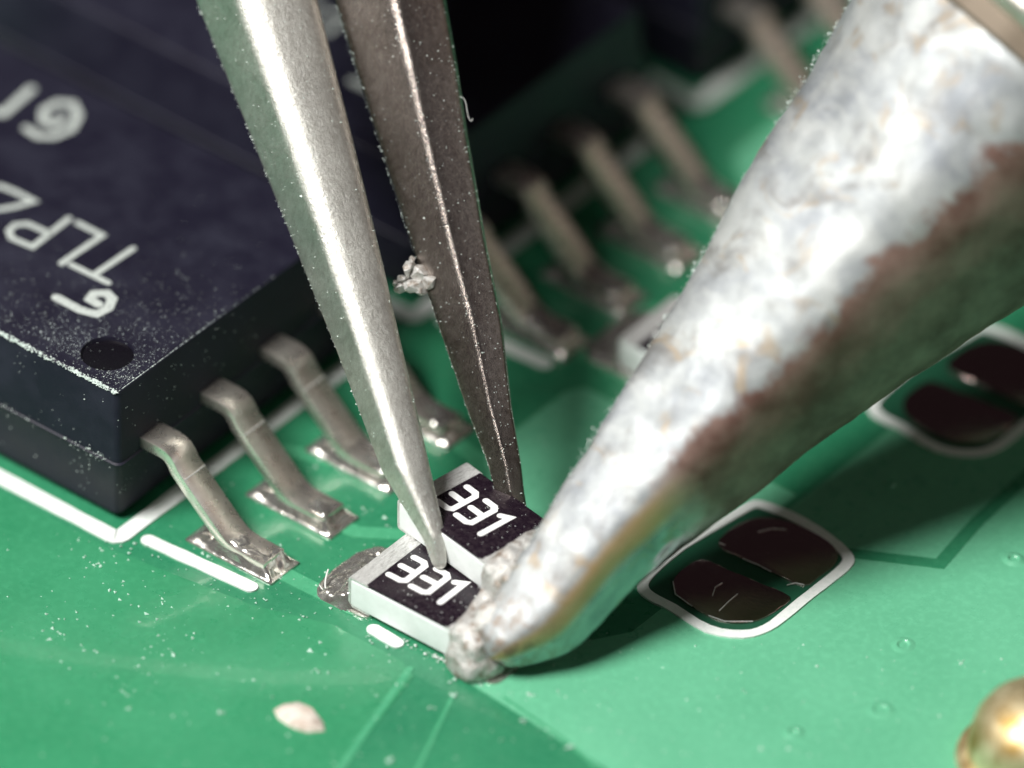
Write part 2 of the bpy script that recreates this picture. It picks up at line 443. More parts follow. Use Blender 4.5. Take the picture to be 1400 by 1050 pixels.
# resistor pads
def res_pad(cx, cy, sx, sy, oy=0):
    slab('land_pad', rrect(cx-sx/2, cx+sx/2, cy-sy/2, cy+sy/2, 0.16, 4), -0.1, 0.034, M_solder, board, 0.012)
for oy in (0, 6.35):
    res_pad(3.15, 1.58+oy, 0.95, 1.36); res_pad(5.35, 1.58+oy, 0.95, 1.36)
    res_pad(3.25, 3.15+oy, 0.8, 1.2); res_pad(5.35, 3.15+oy, 0.8, 1.2)

# solder jumpers: white outline, two D-shaped lands
q = lambda lst: [tuple(px(870+a/2.642, 670+b/2.642)[:2]) for a, b in lst]
ring = q([(400, 68), (450, 58), (560, 100), (650, 150), (725, 205), (765, 250), (750, 285), (690, 335), (600, 405), (540, 455), (470, 505), (385, 527), (260, 508), (130, 430), (50, 388), (22, 350), (50, 305), (140, 225), (215, 175), (310, 120)])
dl = q([(238, 258), (330, 295), (450, 345), (556, 392), (520, 432), (440, 478), (350, 488), (270, 466), (200, 428), (150, 390), (132, 340), (165, 295)])
dr = q([(296, 205), (400, 262), (490, 305), (604, 352), (660, 320), (715, 278), (728, 235), (690, 190), (610, 145), (520, 112), (430, 108), (345, 145)])
ctr = sum((Vector(p) for p in ring), Vector((0, 0)))/len(ring)
inner = [tuple(ctr+(Vector(p)-ctr)*0.955) for p in ring]
for oy in (0, 5.08):
    sh = lambda L: [(p[0], p[1]+oy) for p in L]
    slab('mask_opening', smooth_poly(sh(inner), 3), -0.1, 0.017, M_gap, board)
    stroke('silkscreen_line', smooth_poly(sh(ring), 3), 0.155, 0.0, 0.038, M_silk, board, True, wob=0.1)
    for D in (dl, dr):
        slab('jumper_pad', smooth_poly(sh(D), 3), -0.1, 0.044, M_pad, board, 0.022)
for sc_ in ([(132, 340), (140, 385), (200, 428)], [(262, 463), (320, 484), (420, 484)], [(385, 258), (440, 280), (486, 304)], [(300, 200), (318, 208)], [(545, 352), (575, 345), (605, 352)], [(440, 160), (490, 148), (540, 152)], [(275, 390), (285, 360), (310, 345)], [(300, 445), (335, 410), (365, 385)]):
    stroke('scratch', densify(q(sc_), 0.06), 0.013, 0.04, 0.052, M_cap, board)
# tented vias
def via(P, r=0.13):
    bm = bmesh.new(); prof = [(1.9, 0.0), (1.5, 0.012), (1.15, 0.034), (0.9, 0.036), (0.7, 0.012), (0.35, -0.006), (0.0, -0.01)]
    rings = []
    for rr, z in prof[:-1]: rings.append([bm.verts.new((rr*r*math.cos(a), rr*r*math.sin(a), z+0.0125)) for a in np.linspace(0, 2*math.pi, 25)[:-1]])
    for a, b in zip(rings[:-1], rings[1:]):
        for i in range(24): bm.faces.new((a[i], a[(i+1) % 24], b[(i+1) % 24], b[i]))
    bm.faces.new(rings[-1])
    o = from_bm('via', bm, M_pour, board); o.location = (P.x, P.y, 0); o.scale = (1, random.uniform(0.85, 1.1), random.uniform(0.6, 1.2)); o.rotation_euler.z = random.random()*3
for p, r_ in (((1235, 883), 0.105), ((1085, 1003), 0.085), ((1386, 766), 0.095), ((1204, 972), 0.12), ((1217, 663), 0.05)):
    via(px(*p), r_)

# ------------------------------------------------------------------ chips
H = 2.25; PZ = 1.10
BX0, BX1, BY0, BY1 = -8.60, -0.22, 0.27, 5.46
def make_chip():
    root = empty('optocoupler_chip')
    bm = bmesh.new(); rings = []
    prof = [(0.12, 0.13), (0.0, PZ-0.03), (-0.025, PZ-0.012), (-0.025, PZ+0.012), (0.0, PZ+0.03), (0.10, H-0.06), (0.115, H-0.02), (0.15, H)]
    for ins, z in prof:
        rings.append([bm.verts.new((x, y, z)) for x, y in rrect(BX0+ins, BX1-ins, BY0+ins, BY1-ins, 0.10, 4)])
    n = len(rings[0])
    for a, b in zip(rings[:-1], rings[1:]):
        for i in range(n): bm.faces.new((a[i], a[(i+1) % n], b[(i+1) % n], b[i]))
    bm.faces.new(rings[0][::-1])
    dc = (-0.985, 0.955); R = 0.37; K = 40
    circ = [bm.verts.new((dc[0]+R*math.cos(2*math.pi*i/K), dc[1]+R*math.sin(2*math.pi*i/K), H)) for i in range(K)]
    ed = [bm.edges.get((rings[-1][i], rings[-1][(i+1) % n])) for i in range(n)] + [bm.edges.new((circ[i], circ[(i+1) % K])) for i in range(K)]
    bmesh.ops.triangle_fill(bm, use_beauty=True, use_dissolve=False, edges=ed)
    low = [bm.verts.new((dc[0]+R*0.97*math.cos(2*math.pi*i/K), dc[1]+R*0.97*math.sin(2*math.pi*i/K), H-0.05)) for i in range(K)]
    for i in range(K): bm.faces.new((circ[i], circ[(i+1) % K], low[(i+1) % K], low[i]))
    # keep only fill outside the circle
    kill = [f for f in bm.faces if len(f.verts) == 3 and all(abs(v.co.z-H) < 1e-6 for v in f.verts) and (Vector(f.calc_center_median()[:2])-Vector(dc)).length < R*0.98]
    bmesh.ops.delete(bm, geom=kill, context='FACES_ONLY')
    body = from_bm('body', bm, M_plastic, root, True, None, 25)
    bm = bmesh.new(); bm.faces.new([bm.verts.new((dc[0]+R*0.975*math.cos(2*math.pi*i/K), dc[1]+R*0.975*math.sin(2*math.pi*i/K), H-0.049)) for i in range(K)])
    from_bm('pin_one_dimple', bm, M_gloss, body, False)
    # printed marks, traced on the top face
    def mark(name, strokes, sx, wd=0.092, org=(0, 0), f=None):
        V = []; F = []
        for i, s in enumerate(strokes):
            rib(V, F, [tuple(px(sx[0]+a/sx[2], sx[1]+b/sx[2], H)[:2]) for a, b in s], wd, H-0.01, H+0.004+0.0025*i)
        bm = bmesh.new(); vv = [bm.verts.new(v) for v in V]
        for f_ in F: bm.faces.new([vv[i] for i in f_])
        return from_bm(name, bm, M_ink, root, False)
    s1 = (0, 0, 2.917); s2 = (0, 340, 2.917); s0 = (0, 0, 1)
    mark('printed_letter', [[(182, 340), (127, 377)], [(97, 362), (148, 387)]], s0)
    mark('printed_letter', [[(106, 305), (140, 322), (84, 360)]], s0)
    mark('printed_letter', [[(275, 872), (130, 985), (45, 950), (35, 920), (60, 897), (110, 893), (195, 930)]], s1)
    mark('printed_letter', [[(-120, 760), (0, 742), (60, 765), (135, 803), (60, 825), (-60, 845)]], s1)
    mark('printed_letter', [[(105, 512), (150, 543), (215, 545), (285, 515), (313, 460), (290, 415), (230, 410), (175, 440), (172, 485), (215, 500), (250, 470)]], s1, 0.12)
    mark('printed_letter', [[(125, 355), (12, 455)], [(12, 455), (-40, 440)]], s1, 0.13)
    mark('printed_logo', [[(225, 195), (320, 245), (385, 262), (432, 238), (448, 200), (425, 178), (375, 180), (358, 202), (392, 222)]], s2, 0.14)
    # gull-wing leads
    W = 0.45; T = 0.17
    prof = [(-0.30, 1.31), (0.08, 1.31), (0.20, 1.295), (0.30, 1.245), (0.375, 1.16), (0.43, 1.06), (1.20, 0.34), (1.29, 0.27), (1.39, 0.235), (1.50, 0.222), (1.94, 0.215)]
    def lead_mesh():
        bm = bmesh.new(); top = []; bot = []
        for i, (x, z) in enumerate(prof):
            a = Vector(prof[max(0, i-1)]); b = Vector(prof[min(len(prof)-1, i+1)]); t = (b-a).normalized(); nn = Vector((t.y, -t.x))
            top.append((x, z)); bot.append((x+nn.x*T, z+nn.y*T))
        loop = top+bot[::-1]
        A = [bm.verts.new((x, -W/2, z)) for x, z in loop]; B = [bm.verts.new((x, W/2, z)) for x, z in loop]
        n = len(prof); N = len(loop)
        for i in range(N): bm.faces.new((A[i], A[(i+1) % N], B[(i+1) % N], B[i]))
        for S in (A, B):
            for i in range(n-1): bm.faces.new((S[i], S[i+1], S[N-2-i], S[N-1-i]))
        bmesh.ops.recalc_face_normals(bm, faces=bm.faces)
        ee = [e for e in bm.edges if len(e.link_faces) == 2 and e.calc_face_angle(0) > 1.0]
        bmesh.ops.bevel(bm, geom=ee, offset=0.012, segments=2, affect='EDGES', profile=0.5)
        return bm
    for j in range(4):
        y = 0.964+1.27*j
        ld = from_bm('lead', lead_mesh(), M_lead, root, True, (0, y, 0), 30)
        # score line across the shank
        bm = bmesh.new(); bmesh.ops.create_cube(bm, size=1, matrix=Matrix.Translation((0.54, 0, 0.958)) @ Matrix.Rotation(math.radians(43), 4, 'Y') @ Matrix.Diagonal((0.016, W*0.98, 0.012, 1)))
        from_bm('score_line', bm, M_cap, ld, False)
        sd = 3.7*j
        def fh(x, yy):
            dx = max(0, 1.16-x, x-1.90); dy = max(0, abs(yy)-0.17); d = math.hypot(dx, dy)
            ed = min(1, (0.29-abs(yy))/0.05, (2.11-x)/0.06, (x-0.64)/0.06)
            if ed <= 0: return 0
            nz = fbm((x*2.6+sd, yy*3, sd), 2)
            h = 0.03+0.16*math.exp(-(d/0.085)**1.4)*(1+0.35*nz)+0.02*max(0, nz)
            h += 0.05*math.exp(-(((x-0.78)/0.12)**2+((yy+0.12)/0.12)**2))
            return 0.034+h*min(1, ed)
        hfield('solder_fillet', 0.62, 2.13, -0.31, 0.31, 60, 28, fh, M_solder, ld, 0.03)
    return root
chip = make_chip()
chips = [chip, copy_tree(chip), copy_tree(chip)]
for i, (c_, lb) in enumerate(zip(chips, (
        'black chip printed TLP2 and G1 with a dusty corner and round dimple',
        'black chip standing behind the dusty printed chip, its blurred leads crossing behind the tweezers',
        'black chip mostly out of view beyond the other two, behind the bent white corner line'))):
    c_.location.y = 6.35*i; tag(c_, lb, 'chip', 'black chips in a row on the board')

# ------------------------------------------------------------------ resistors
RL, RW, RTk = 2.0, 1.25, 0.50
def make_resistor():
    root = empty('chip_resistor')
    def bxs(x0, x1, y0, y1, z0, z1, bev, seg=2):
        bm = bmesh.new(); bmesh.ops.create_cube(bm, size=1, matrix=Matrix.Translation(((x0+x1)/2, (y0+y1)/2, (z0+z1)/2)) @ Matrix.Diagonal((x1-x0, y1-y0, z1-z0, 1)))
        bmesh.ops.bevel(bm, geom=bm.edges[:], offset=bev, segments=seg, affect='EDGES', profile=0.6); return bm
    from_bm('ceramic_body', bxs(-RL/2+0.02, RL/2-0.02, -RW/2, RW/2, 0.02, RTk-0.022, 0.05, 3), M_ceramic, root)
    from_bm('black_coating', bxs(-RL/2+0.29, RL/2-0.29, -RW/2+0.02, RW/2-0.02, RTk-0.06, RTk+0.004, 0.014), M_coat, root)
    for s in (-1, 1):
        # U-shaped cap: top strip, end wall, bottom strip in one swept section
        sec = [(0.32, RTk-0.05), (0.32, RTk-0.002), (0.03, RTk), (-0.005, RTk-0.015), (-0.012, RTk-0.06), (-0.012, 0.05), (0.0, 0.01), (0.03, 0.0), (0.35, 0.0), (0.35, 0.03), (0.03, 0.03), (0.03, RTk-0.05)]
        bm = bmesh.new(); NY = 14
        cols = []
        for k in range(NY+1):
            y = -RW/2+0.012+(RW-0.024)*k/NY
            ring = []
            for i, (a, z) in enumerate(sec):
                j = 0.018*fbm((a*9+s, y*6, z*9), 3)
                aa = a + (j*1.6 if i in (0, 1) else 0)
                ring.append(bm.verts.new((s*(-RL/2+aa)*-1 if s > 0 else -RL/2+aa, y, z+(0.4*j if 0 < i < 5 else 0))))
            cols.append(ring)
        n = len(sec)
        for a, b in zip(cols[:-1], cols[1:]):
            for i in range(n): bm.faces.new((a[i], a[(i+1) % n], b[(i+1) % n], b[i]))
        bm.faces.new(cols[0]); bm.faces.new(cols[-1][::-1])
        from_bm('end_cap', bm, M_cap, root, True, None, 40)
    def glyph(strokes):
        V = []; F = []
        for i, s in enumerate(strokes): rib(V, F, s, 0.098, RTk, RTk+0.008+0.002*i)
        bm = bmesh.new(); vv = [bm.verts.new(v) for v in V]
        for f_ in F: bm.faces.new([vv[i] for i in f_])
        from_bm('printed_digit', bm, M_white, root, False)
    for x in (-0.62, -0.23):
        glyph([[(x, -0.235), (x+0.20, -0.235), (x+0.262, -0.19), (x+0.262, 0.21), (x+0.20, 0.265), (x+0.03, 0.265)], [(x+0.01, 0.015), (x+0.262, 0.015)]])
    x = 0.29
    glyph([[(x, -0.255), (x, 0.265), (x-0.12, 0.20)]])
    return root
R1 = make_resistor(); R1.location = (4.26, 1.565, 0.062)
R2 = copy_tree(R1); R2.location = (4.20, 2.605, 0.575); R2.rotation_euler = (math.radians(0.5), 0, math.radians(-10))
R3 = copy_tree(R1); R3.location = (3.80, 1.62+6.35, 0.062)
tag(R1, 'black and white resistor marked 331 lying flat on the board below the gripped one', 'resistor', 'chip resistors marked 331')
tag(R2, 'raised black and white resistor marked 331 gripped between the tweezer tips', 'resistor', 'chip resistors marked 331')
tag(R3, 'blurred pale resistor half hidden behind the soldering iron tip', 'resistor', 'chip resistors marked 331')

# solder around the left end of the flat resistors
def lump_at(oy):
    def fh(x, y):
        yy = y-1.56-oy; dx = (x-3.02)/0.44; dy = yy/0.70
        e = 1-(abs(dx)**3+abs(dy)**3)**(1/3)
        if e <= 0: return 0
        nz = fbm((x*5, y*4, 2.2), 4)
        k = max(0, min(1, (x-2.62)/0.60))
        return 0.034+min(1, e/0.12)*(0.02+0.15*k**1.4*(1+0.5*nz)+0.04*max(0, nz))
    return fh
for oy, lb in ((0, 'bright lumpy solder fillet at the capped end of the flat resistor'), (6.35, 'blurred solder fillet behind the soldering iron tip')):
    o = hfield('solder_joint', 2.55, 3.50, 0.84+oy, 2.28+oy, 60, 76, lump_at(oy), M_solder, None, 0.012)
    if oy: o.location = (-0.46, 0.05, 0)
    tag(o, lb, 'solder joint', 'solder joints of the resistors')

# ------------------------------------------------------------------ soldering iron tip
tipc = px(690, 878, 0.52); td = depth(tipc)
SC = td/FPX                                   # millimetres per pixel at the tip
A_ = (RT*0.68 + UP*0.73 + fw*0.06).normalized()
N_ = (RT*0.73 - UP*0.68); N_ = (N_ - A_*N_.dot(A_)).normalized()     # towards the lower flank
D_ = A_.cross(N_).normalized()
if D_.dot(fw) > 0: D_ = -D_                                             # towards the viewer's side
Uk = [(-30, -14), (-22, -30), (-12, -41), (0, -47), (30, -53), (144, -73), (364, -119), (570, -163), (748, -206), (900, -240), (1045, -268)]
Vk = [(-30, 8), (-24, 24), (-10, 40), (14, 55), (48, 78), (117, 79), (183, 80), (287, 96), (374, 114), (601, 156), (825, 205), (1045, 262)]
def itp(K, t): return float(np.interp(t, [k[0] for k in K], [k[1] for k in K]))
iron = empty('soldering_iron_tip', tipc)
tag(iron, 'frosted silver soldering iron tip with brown oxide, pressing the resistor ends', 'soldering iron')
WEDGE = [(0, (1.0, -0.42)), (14, (0.93, -0.10)), (30, (0.74, 0.20)), (48, (0.48, 0.46)), (62, (0.28, 0.62)), (74, (0.12, 0.66)), (90, (-0.10, 0.62)), (115, (-0.42, 0.46)), (140, (-0.72, 0.28)), (162, (-0.93, 0.13)), (173, (-0.99, 0.06)), (182, (-1.0, -0.04)), (200, (-0.93, -0.42)), (235, (-0.55, -1.15)), (280, (0.2, -1.4)), (325, (0.85, -1.05)), (360, (1.0, -0.42))]
ROUND = [(a, (math.cos(math.radians(a)), (0.95 if a < 180 else 1.35)*math.sin(math.radians(a)))) for a in range(0, 361, 15)]
def sect(tab, a):
    xs = [k[0] for k in tab]; return float(np.interp(a, xs, [k[1][0] for k in tab])), float(np.interp(a, xs, [k[1][1] for k in tab]))
def loft(name, ts, fu, fv, m, parent, amp=0.0, seg=96, wedge=False):
    V = []; F = []; al = []; ar = []
    for t in ts:
        u_, v_ = fu(t), fv(t); c = (u_+v_)/2; h = (v_-u_)/2
        wt = (1-min(1, max(0, (t-350)/700)))*0.5+0.5 if wedge else 0.0
        for i in range(seg):
            a = 360*i/seg
            w1 = [0, 0]
            for da in (-7, -3.5, 0, 3.5, 7):
                p_ = sect(WEDGE, (a+da) % 360); w1[0] += p_[0]/5; w1[1] += p_[1]/5
            r1 = sect(ROUND, a)
            ca = w1[0]*wt+r1[0]*(1-wt); sa = w1[1]*wt+r1[1]*(1-wt)
            if sa < 0: sa *= 0.5+0.5*min(1, max(0, (t-60)/420))
            p = A_*(t*SC) + N_*((c+h*ca)*SC) + D_*(h*sa*SC)
            if amp:
                nv = N_*ca + D_*sa
                p = p + nv*(amp*fbm(p*0.55, 3)*min(1, (t+40)/150)+0.010*fbm(p*5+Vector((3, 1, 2)), 3))
            V.append(p); al.append(t*SC); ar.append(ca if sa > -0.45 else 1.0)
    n = len(ts)
    for j in range(n-1):
        for i in range(seg):
            a = j*seg+i; b = j*seg+(i+1) % seg; F.append((a, b, b+seg, a+seg))
    F.append(tuple(range(seg))[::-1]); F.append(tuple(range((n-1)*seg, n*seg)))
    o = mesh(name, V, F, m, parent, True, None, 60)
    for nm, dat in (('along', al), ('around', ar)):
        at = o.data.attributes.new(nm, 'FLOAT', 'POINT'); at.data.foreach_set('value', dat)
    return o
def smoothed(K, w=26):
    return lambda t: sum(itp(K, t+dt) for dt in np.linspace(-w, w, 9))/9 if t > 20 else itp(K, t)
ts = list(np.linspace(-30, 20, 14)) + list(np.linspace(28, 1045, 130))
loft('tip_shaft', ts, smoothed(Uk), smoothed(Vk), M_iron, iron, 0.06, 96, True)
loft('groove_ring', [1045, 1062, 1078], lambda t: -262, lambda t: 258, M_groove, iron)
loft('collar', [1076, 1082, 1096, 1110]+list(np.linspace(1130, 2400, 20)), lambda t: -(276 if t < 1080 else 290 if t < 1090 else 300), lambda t: (272 if t < 1080 else 286 if t < 1090 else 296), M_collar, iron, 0.04)

# molten solder between the iron and the two resistors
def B(a, b, z, r, s=(1, 1, 1)): return (px(a, b, z), r, s)
balls = []
path = [((5.02, 0.93, 0.05), 0.09), ((5.22, 0.93, 0.10), 0.17), ((5.20, 0.97, 0.30), 0.19), ((5.14, 1.05, 0.50), 0.17), ((5.10, 1.45, 0.56), 0.17), ((5.06, 1.80, 0.66), 0.17), ((5.04, 1.88, 0.98), 0.18), ((5.08, 2.20, 1.08), 0.19), ((5.14, 2.60, 1.08), 0.19), ((5.22, 2.95, 1.04), 0.17)]
for (a, ra), (b, rb) in zip(path[:-1], path[1:]):
    a = Vector(a); b = Vector(b); n_ = max(2, int((b-a).length/0.05))
    for k in range(n_):
        f_ = k/n_; c_ = a.lerp(b, f_); rr = (ra+(rb-ra)*f_)*random.uniform(0.9, 1.1)
        balls.append((c_, rr, (1, 1, 1)))
        if c_.z > 0.2: balls.append((c_+Vector((0.20, 0.0, -0.10)), rr*1.35, (1, 1, 1)))
for k in range(70):
    t_ = random.uniform(-22, 140); f_ = random.uniform(0, 0.42)*(1-max(0, t_)/260); uu = itp(Uk, t_); vv_ = itp(Vk, t_)
    hh = (vv_-uu)/2; dd = hh*(0.06+0.62*min(1, f_*1.6))
    balls.append((tipc + A_*(t_*SC) + N_*((uu+(vv_-uu)*f_)*SC) + D_*((dd-8)*SC), random.uniform(0.09, 0.12)*(1-max(0, t_)/320), (1, 1, 1)))
balls += [(Vector((5.5, 1.1, 0.15)), 0.28, (1, 1, 0.7)), (Vector((5.45, 1.5, 0.4)), 0.35, (1, 1, 1)), (Vector((5.4, 2.1, 0.8)), 0.35, (1, 1, 1)), (Vector((5.30, 0.86, 0.05)), 0.15, (1, 1, 0.7))]
sb = lumps('solder_blob', balls, M_crust, None, 0.022, 0.03, 4.0, tuple(px(650, 880)), 60)
tag(sb, 'crusty white solder mass bridging the resistor ends and the iron tip', 'solder blob')

# ------------------------------------------------------------------ tweezers
tw = empty('tweezers', px(650, 720, 0.6))
tag(tw, 'pointed steel tweezers gripping the raised resistor', 'tweezers')
def arm(stations, prof, m, name, label):
    """stations: (v, left u, right u, depth); prof: (share of width, height as share of width)"""
    org = tw.location; keys = np.array(stations, float); V = []; F = []; n = len(prof)
    vv = list(np.linspace(keys[0, 0], 0, 110)) + list(np.linspace(-40, keys[-1, 0], 20))
    for v in vv:
        l, rr, dp = [float(np.interp(v, keys[::-1, 0], keys[::-1, i])) for i in (1, 2, 3)]
        wmm = (rr-l)*dp/FPX
        for a, h in prof: V.append(pxd(l+(rr-l)*a, v, dp) - fw*(h*wmm) - org)
    for j in range(len(vv)-1):
        for i in range(n):
            a = j*n+i; b = j*n+(i+1) % n; F.append((a, b, b+n, a+n))
    F.append(tuple(range(n))); F.append(tuple(range((len(vv)-1)*n, len(vv)*n))[::-1])
    bm = bmesh.new(); bv = [bm.verts.new(v) for v in V]
    for f in F: bm.faces.new([bv[i] for i in f])
    o = from_bm(name, bm, m, tw, True, None, 70)
    sd = o.modifiers.new('sub', 'SUBSURF'); sd.levels = 2; sd.render_levels = 2
    o['label'] = label
    ng = len([1 for p_ in prof if p_[1] > -0.09])
    for k in range(750):
        j_ = int(random.random()**0.8*108); i_ = 0 if random.random() < 0.14 else random.randrange(0, 11); f_ = random.random(); g_ = random.random()
        P = (V[j_*n+i_]*(1-f_)+V[j_*n+i_+1]*f_)*(1-g_)+(V[(j_+1)*n+i_]*(1-f_)+V[(j_+1)*n+i_+1]*f_)*g_
        GRIT.append((P, abs(random.gauss(0, 0.007))+0.004))
    return o
GRIT = []
p1 = px(601, 772, 0.60); d1 = depth(p1)-0.05
L_ = [(778, 595, 608, d1), (772, 591, 611, d1), (735, 577, 610, d1-0.02), (646, 522, 590, d1+0.15), (474, 457, 550, d1+0.5), (360, 411, 524, d1+0.75), (178, 338, 480, d1+1.1), (0, 266, 435, d1+1.5), (-300, 150, 372, d1+2.1), (-1500, -300, 90, d1+4.5)]
PL = [(0.0, -0.06), (0.02, 0.0), (0.16, 0.17), (0.30, 0.34), (0.35, 0.385), (0.42, 0.415), (0.50, 0.425), (0.58, 0.415), (0.76, 0.35), (0.92, 0.28), (0.975, 0.22), (1.0, 0.12), (0.99, -0.05), (0.9, -0.2), (0.5, -0.3), (0.1, -0.2)]
arm(L_, PL, M_twz, 'arm', 'bright arm with a pale ridge, its tip above the flat resistor')
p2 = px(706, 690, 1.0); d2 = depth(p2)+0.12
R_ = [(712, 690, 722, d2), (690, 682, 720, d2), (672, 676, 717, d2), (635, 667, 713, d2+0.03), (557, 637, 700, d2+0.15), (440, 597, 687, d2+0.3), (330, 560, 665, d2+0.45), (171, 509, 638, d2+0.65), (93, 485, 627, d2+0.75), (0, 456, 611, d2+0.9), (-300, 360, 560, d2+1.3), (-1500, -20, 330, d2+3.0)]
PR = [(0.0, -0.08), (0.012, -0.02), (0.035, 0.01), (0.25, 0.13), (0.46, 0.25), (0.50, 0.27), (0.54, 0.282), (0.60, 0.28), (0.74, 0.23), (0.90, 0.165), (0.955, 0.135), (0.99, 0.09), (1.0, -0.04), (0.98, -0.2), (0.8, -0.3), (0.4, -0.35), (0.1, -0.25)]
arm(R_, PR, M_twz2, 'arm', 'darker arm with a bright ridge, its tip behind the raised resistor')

# crumb of debris caught on the darker arm
dz = d2+0.35
bm = bmesh.new(); c0 = pxd(566, 384, dz)
for (u_, v_, ru, rv) in ((568, 390, 22, 12), (560, 370, 11, 15), (547, 394, 10, 8), (574, 374, 15, 14), (586, 384, 14, 15), (550, 381, 8, 7), (564, 357, 6, 8), (540, 387, 5, 5), (576, 398, 10, 7)):
    vs_ = []
    for k in range(16):
        d_ = Vector((random.gauss(0, 1), random.gauss(0, 1), random.gauss(0, 1))).normalized()
        vs_.append(bm.verts.new(pxd(u_, v_, dz) + RT*(d_.x*ru*SC) + UP*(d_.y*rv*SC) - fw*(d_.z*0.12) - c0))
    bmesh.ops.convex_hull(bm, input=vs_)
o = from_bm('debris_crumb', bm, M_crust, None, False, tuple(c0))
tag(o, 'glinting crumb of debris stuck to the darker tweezer arm', 'crumb')
def fiber(name, pts, rad, lab, parent=None):
    cu = bpy.data.curves.new(name, 'CURVE'); cu.dimensions = '3D'; cu.bevel_depth = rad; cu.bevel_resolution = 2
    sp = cu.splines.new('NURBS'); sp.points.add(len(pts)-1); sp.use_endpoint_u = True
    for p, q_ in zip(sp.points, pts): p.co = (*q_, 1)
    t_ = bpy.data.objects.new('t', cu); C.objects.link(t_)
    me = bpy.data.meshes.new_from_object(t_.evaluated_get(bpy.context.evaluated_depsgraph_get())); bpy.data.objects.remove(t_)
    me.materials.append(M_fiber); o = link(name, me)
    tag(o, lab, 'fibre', 'stray fibres'); return o
fiber('stray_fiber', [pxd(a, b, d2+0.55) for a, b in ((626, 132), (636, 132), (638, 148), (640, 162), (645, 168), (646, 162))], 0.004, 'hair-thin hooked fibre on the outer edge of the darker tweezer arm')
fiber('stray_fiber', [px(a, b, z) for a, b, z in ((449, 778, 0.25), (443, 795, 0.12), (445, 812, 0.08), (455, 818, 0.10), (463, 812, 0.14))], 0.012, 'curled strand at the solder of the flat resistor')
fiber('stray_fiber', [px(a, b, z) for a, b, z in ((437, 800, 0.05), (446, 815, 0.08), (460, 822, 0.08), (472, 820, 0.08))], 0.009, 'short strand under the curled strand at the solder')

# ------------------------------------------------------------------ flake, gold dome
fl = [px(a, b) for a, b in ((374, 972), (385, 966), (408, 962), (428, 972), (443, 990), (444, 1001), (420, 1003), (398, 996), (380, 984))]
c0 = sum(fl, Vector())/len(fl)
bm = bmesh.new(); lo = [bm.verts.new((p-c0)+Vector((0, 0, 0.014))) for p in fl]; hi = [bm.verts.new((p-c0)*0.9+Vector((0, 0, 0.055+0.02*random.random()))) for p in fl]
pk = bm.verts.new((0.03, 0.02, 0.10)); n = len(fl)
for i in range(n):
    bm.faces.new((lo[i], lo[(i+1) % n], hi[(i+1) % n], hi[i])); bm.faces.new((hi[i], hi[(i+1) % n], pk))
bm.faces.new(lo[::-1])
fo = from_bm('paint_flake', bm, M_flake, None, True, tuple(c0), 50)
tag(fo, 'cream pointed flake lying alone on the bare green board', 'flake')
gd = empty('gold_contact', px(1422, 1036)); tag(gd, 'rounded gold plated contact dome standing on the board', 'contact')
bm = bmesh.new(); rings = []; R = 0.96
prof = [(1.02, 0.0), (1.03, 0.10), (1.0, 0.35), (0.93, 0.60), (0.80, 0.80), (0.62, 0.95), (0.40, 1.05), (0.18, 1.09)]
for rr, z in prof: rings.append([bm.verts.new((R*rr*math.cos(a), R*rr*math.sin(a), z)) for a in np.linspace(0, 2*math.pi, 49)[:-1]])
for a, b in zip(rings[:-1], rings[1:]):
    for i in range(48): bm.faces.new((a[i], a[(i+1) % 48], b[(i+1) % 48], b[i]))
bm.faces.new(rings[-1]); 
from_bm('dome', bm, M_gold, gd, True, None, 60)
bm = bmesh.new(); bmesh.ops.create_cone(bm, cap_ends=True, segments=48, radius1=1.14, radius2=1.10, depth=0.06, matrix=Matrix.Translation((0, 0, 0.035)))
from_bm('flange', bm, M_gold, gd, True, None, 40)

# ------------------------------------------------------------------ dust
def specks(name, pts, m, lab, parent=None):
    V = []; F = []
    for P, s in pts:
        q_ = Matrix.Rotation(random.random()*6.28, 3, 'Z'); o = len(V)
        for d in ((1, 0, 0), (-0.4, 0.8, 0), (-0.7, -0.7, 0), (0.1, 0.1, 0.7), (0, 0, -0.4)):
            V.append(P+(q_ @ Vector(d))*s*random.uniform(0.6, 1.2))
        F += [(o, o+1, o+3), (o+1, o+2, o+3), (o+2, o, o+3), (o+1, o, o+4), (o+2, o+1, o+4), (o, o+2, o+4)]
    ob = mesh(name, V, F, m, parent)
    tag(ob, lab, 'dust', kind='stuff'); return ob
pts = []
for k in range(2100):
    u_ = random.gauss(330, 260); v_ = random.gauss(800, 110)
    if fbm((u_*0.012, v_*0.012, 1.0), 2) < random.uniform(-0.4, 0.5): continue
    P = px(u_, v_, 0.014)
    if P.x < 0.02 and P.y > 0: continue
    pts.append((P, abs(random.gauss(0, 0.016))+0.005))
for k in range(260):
    P = px(random.uniform(480, 1400), random.uniform(880, 1050), 0.014); pts.append((P, abs(random.gauss(0, 0.012))+0.004))
for a, b, s in ((303, 975, 0.05), (133, 772, 0.04), (113, 762, 0.03), (430, 918, 0.05), (505, 878, 0.05), (532, 1040, 0.07), (505, 868, 0.03), (725, 950, 0.06), (640, 930, 0.06), (618, 930, 0.05), (780, 1020, 0.06), (715, 985, 0.05), (620, 950, 0.05), (365, 818, 0.04), (500, 835, 0.03), (1020, 945, 0.03), (760, 945, 0.03), (655, 935, 0.04), (1315, 905, 0.03)):
    for _ in range(4): pts.append((px(a+random.uniform(-5, 5), b+random.uniform(-3, 3), 0.02), s*random.uniform(0.4, 0.8)))
specks('board_dust', pts, M_dustgreen, 'pale specks of dust scattered over the green board')
pts = []
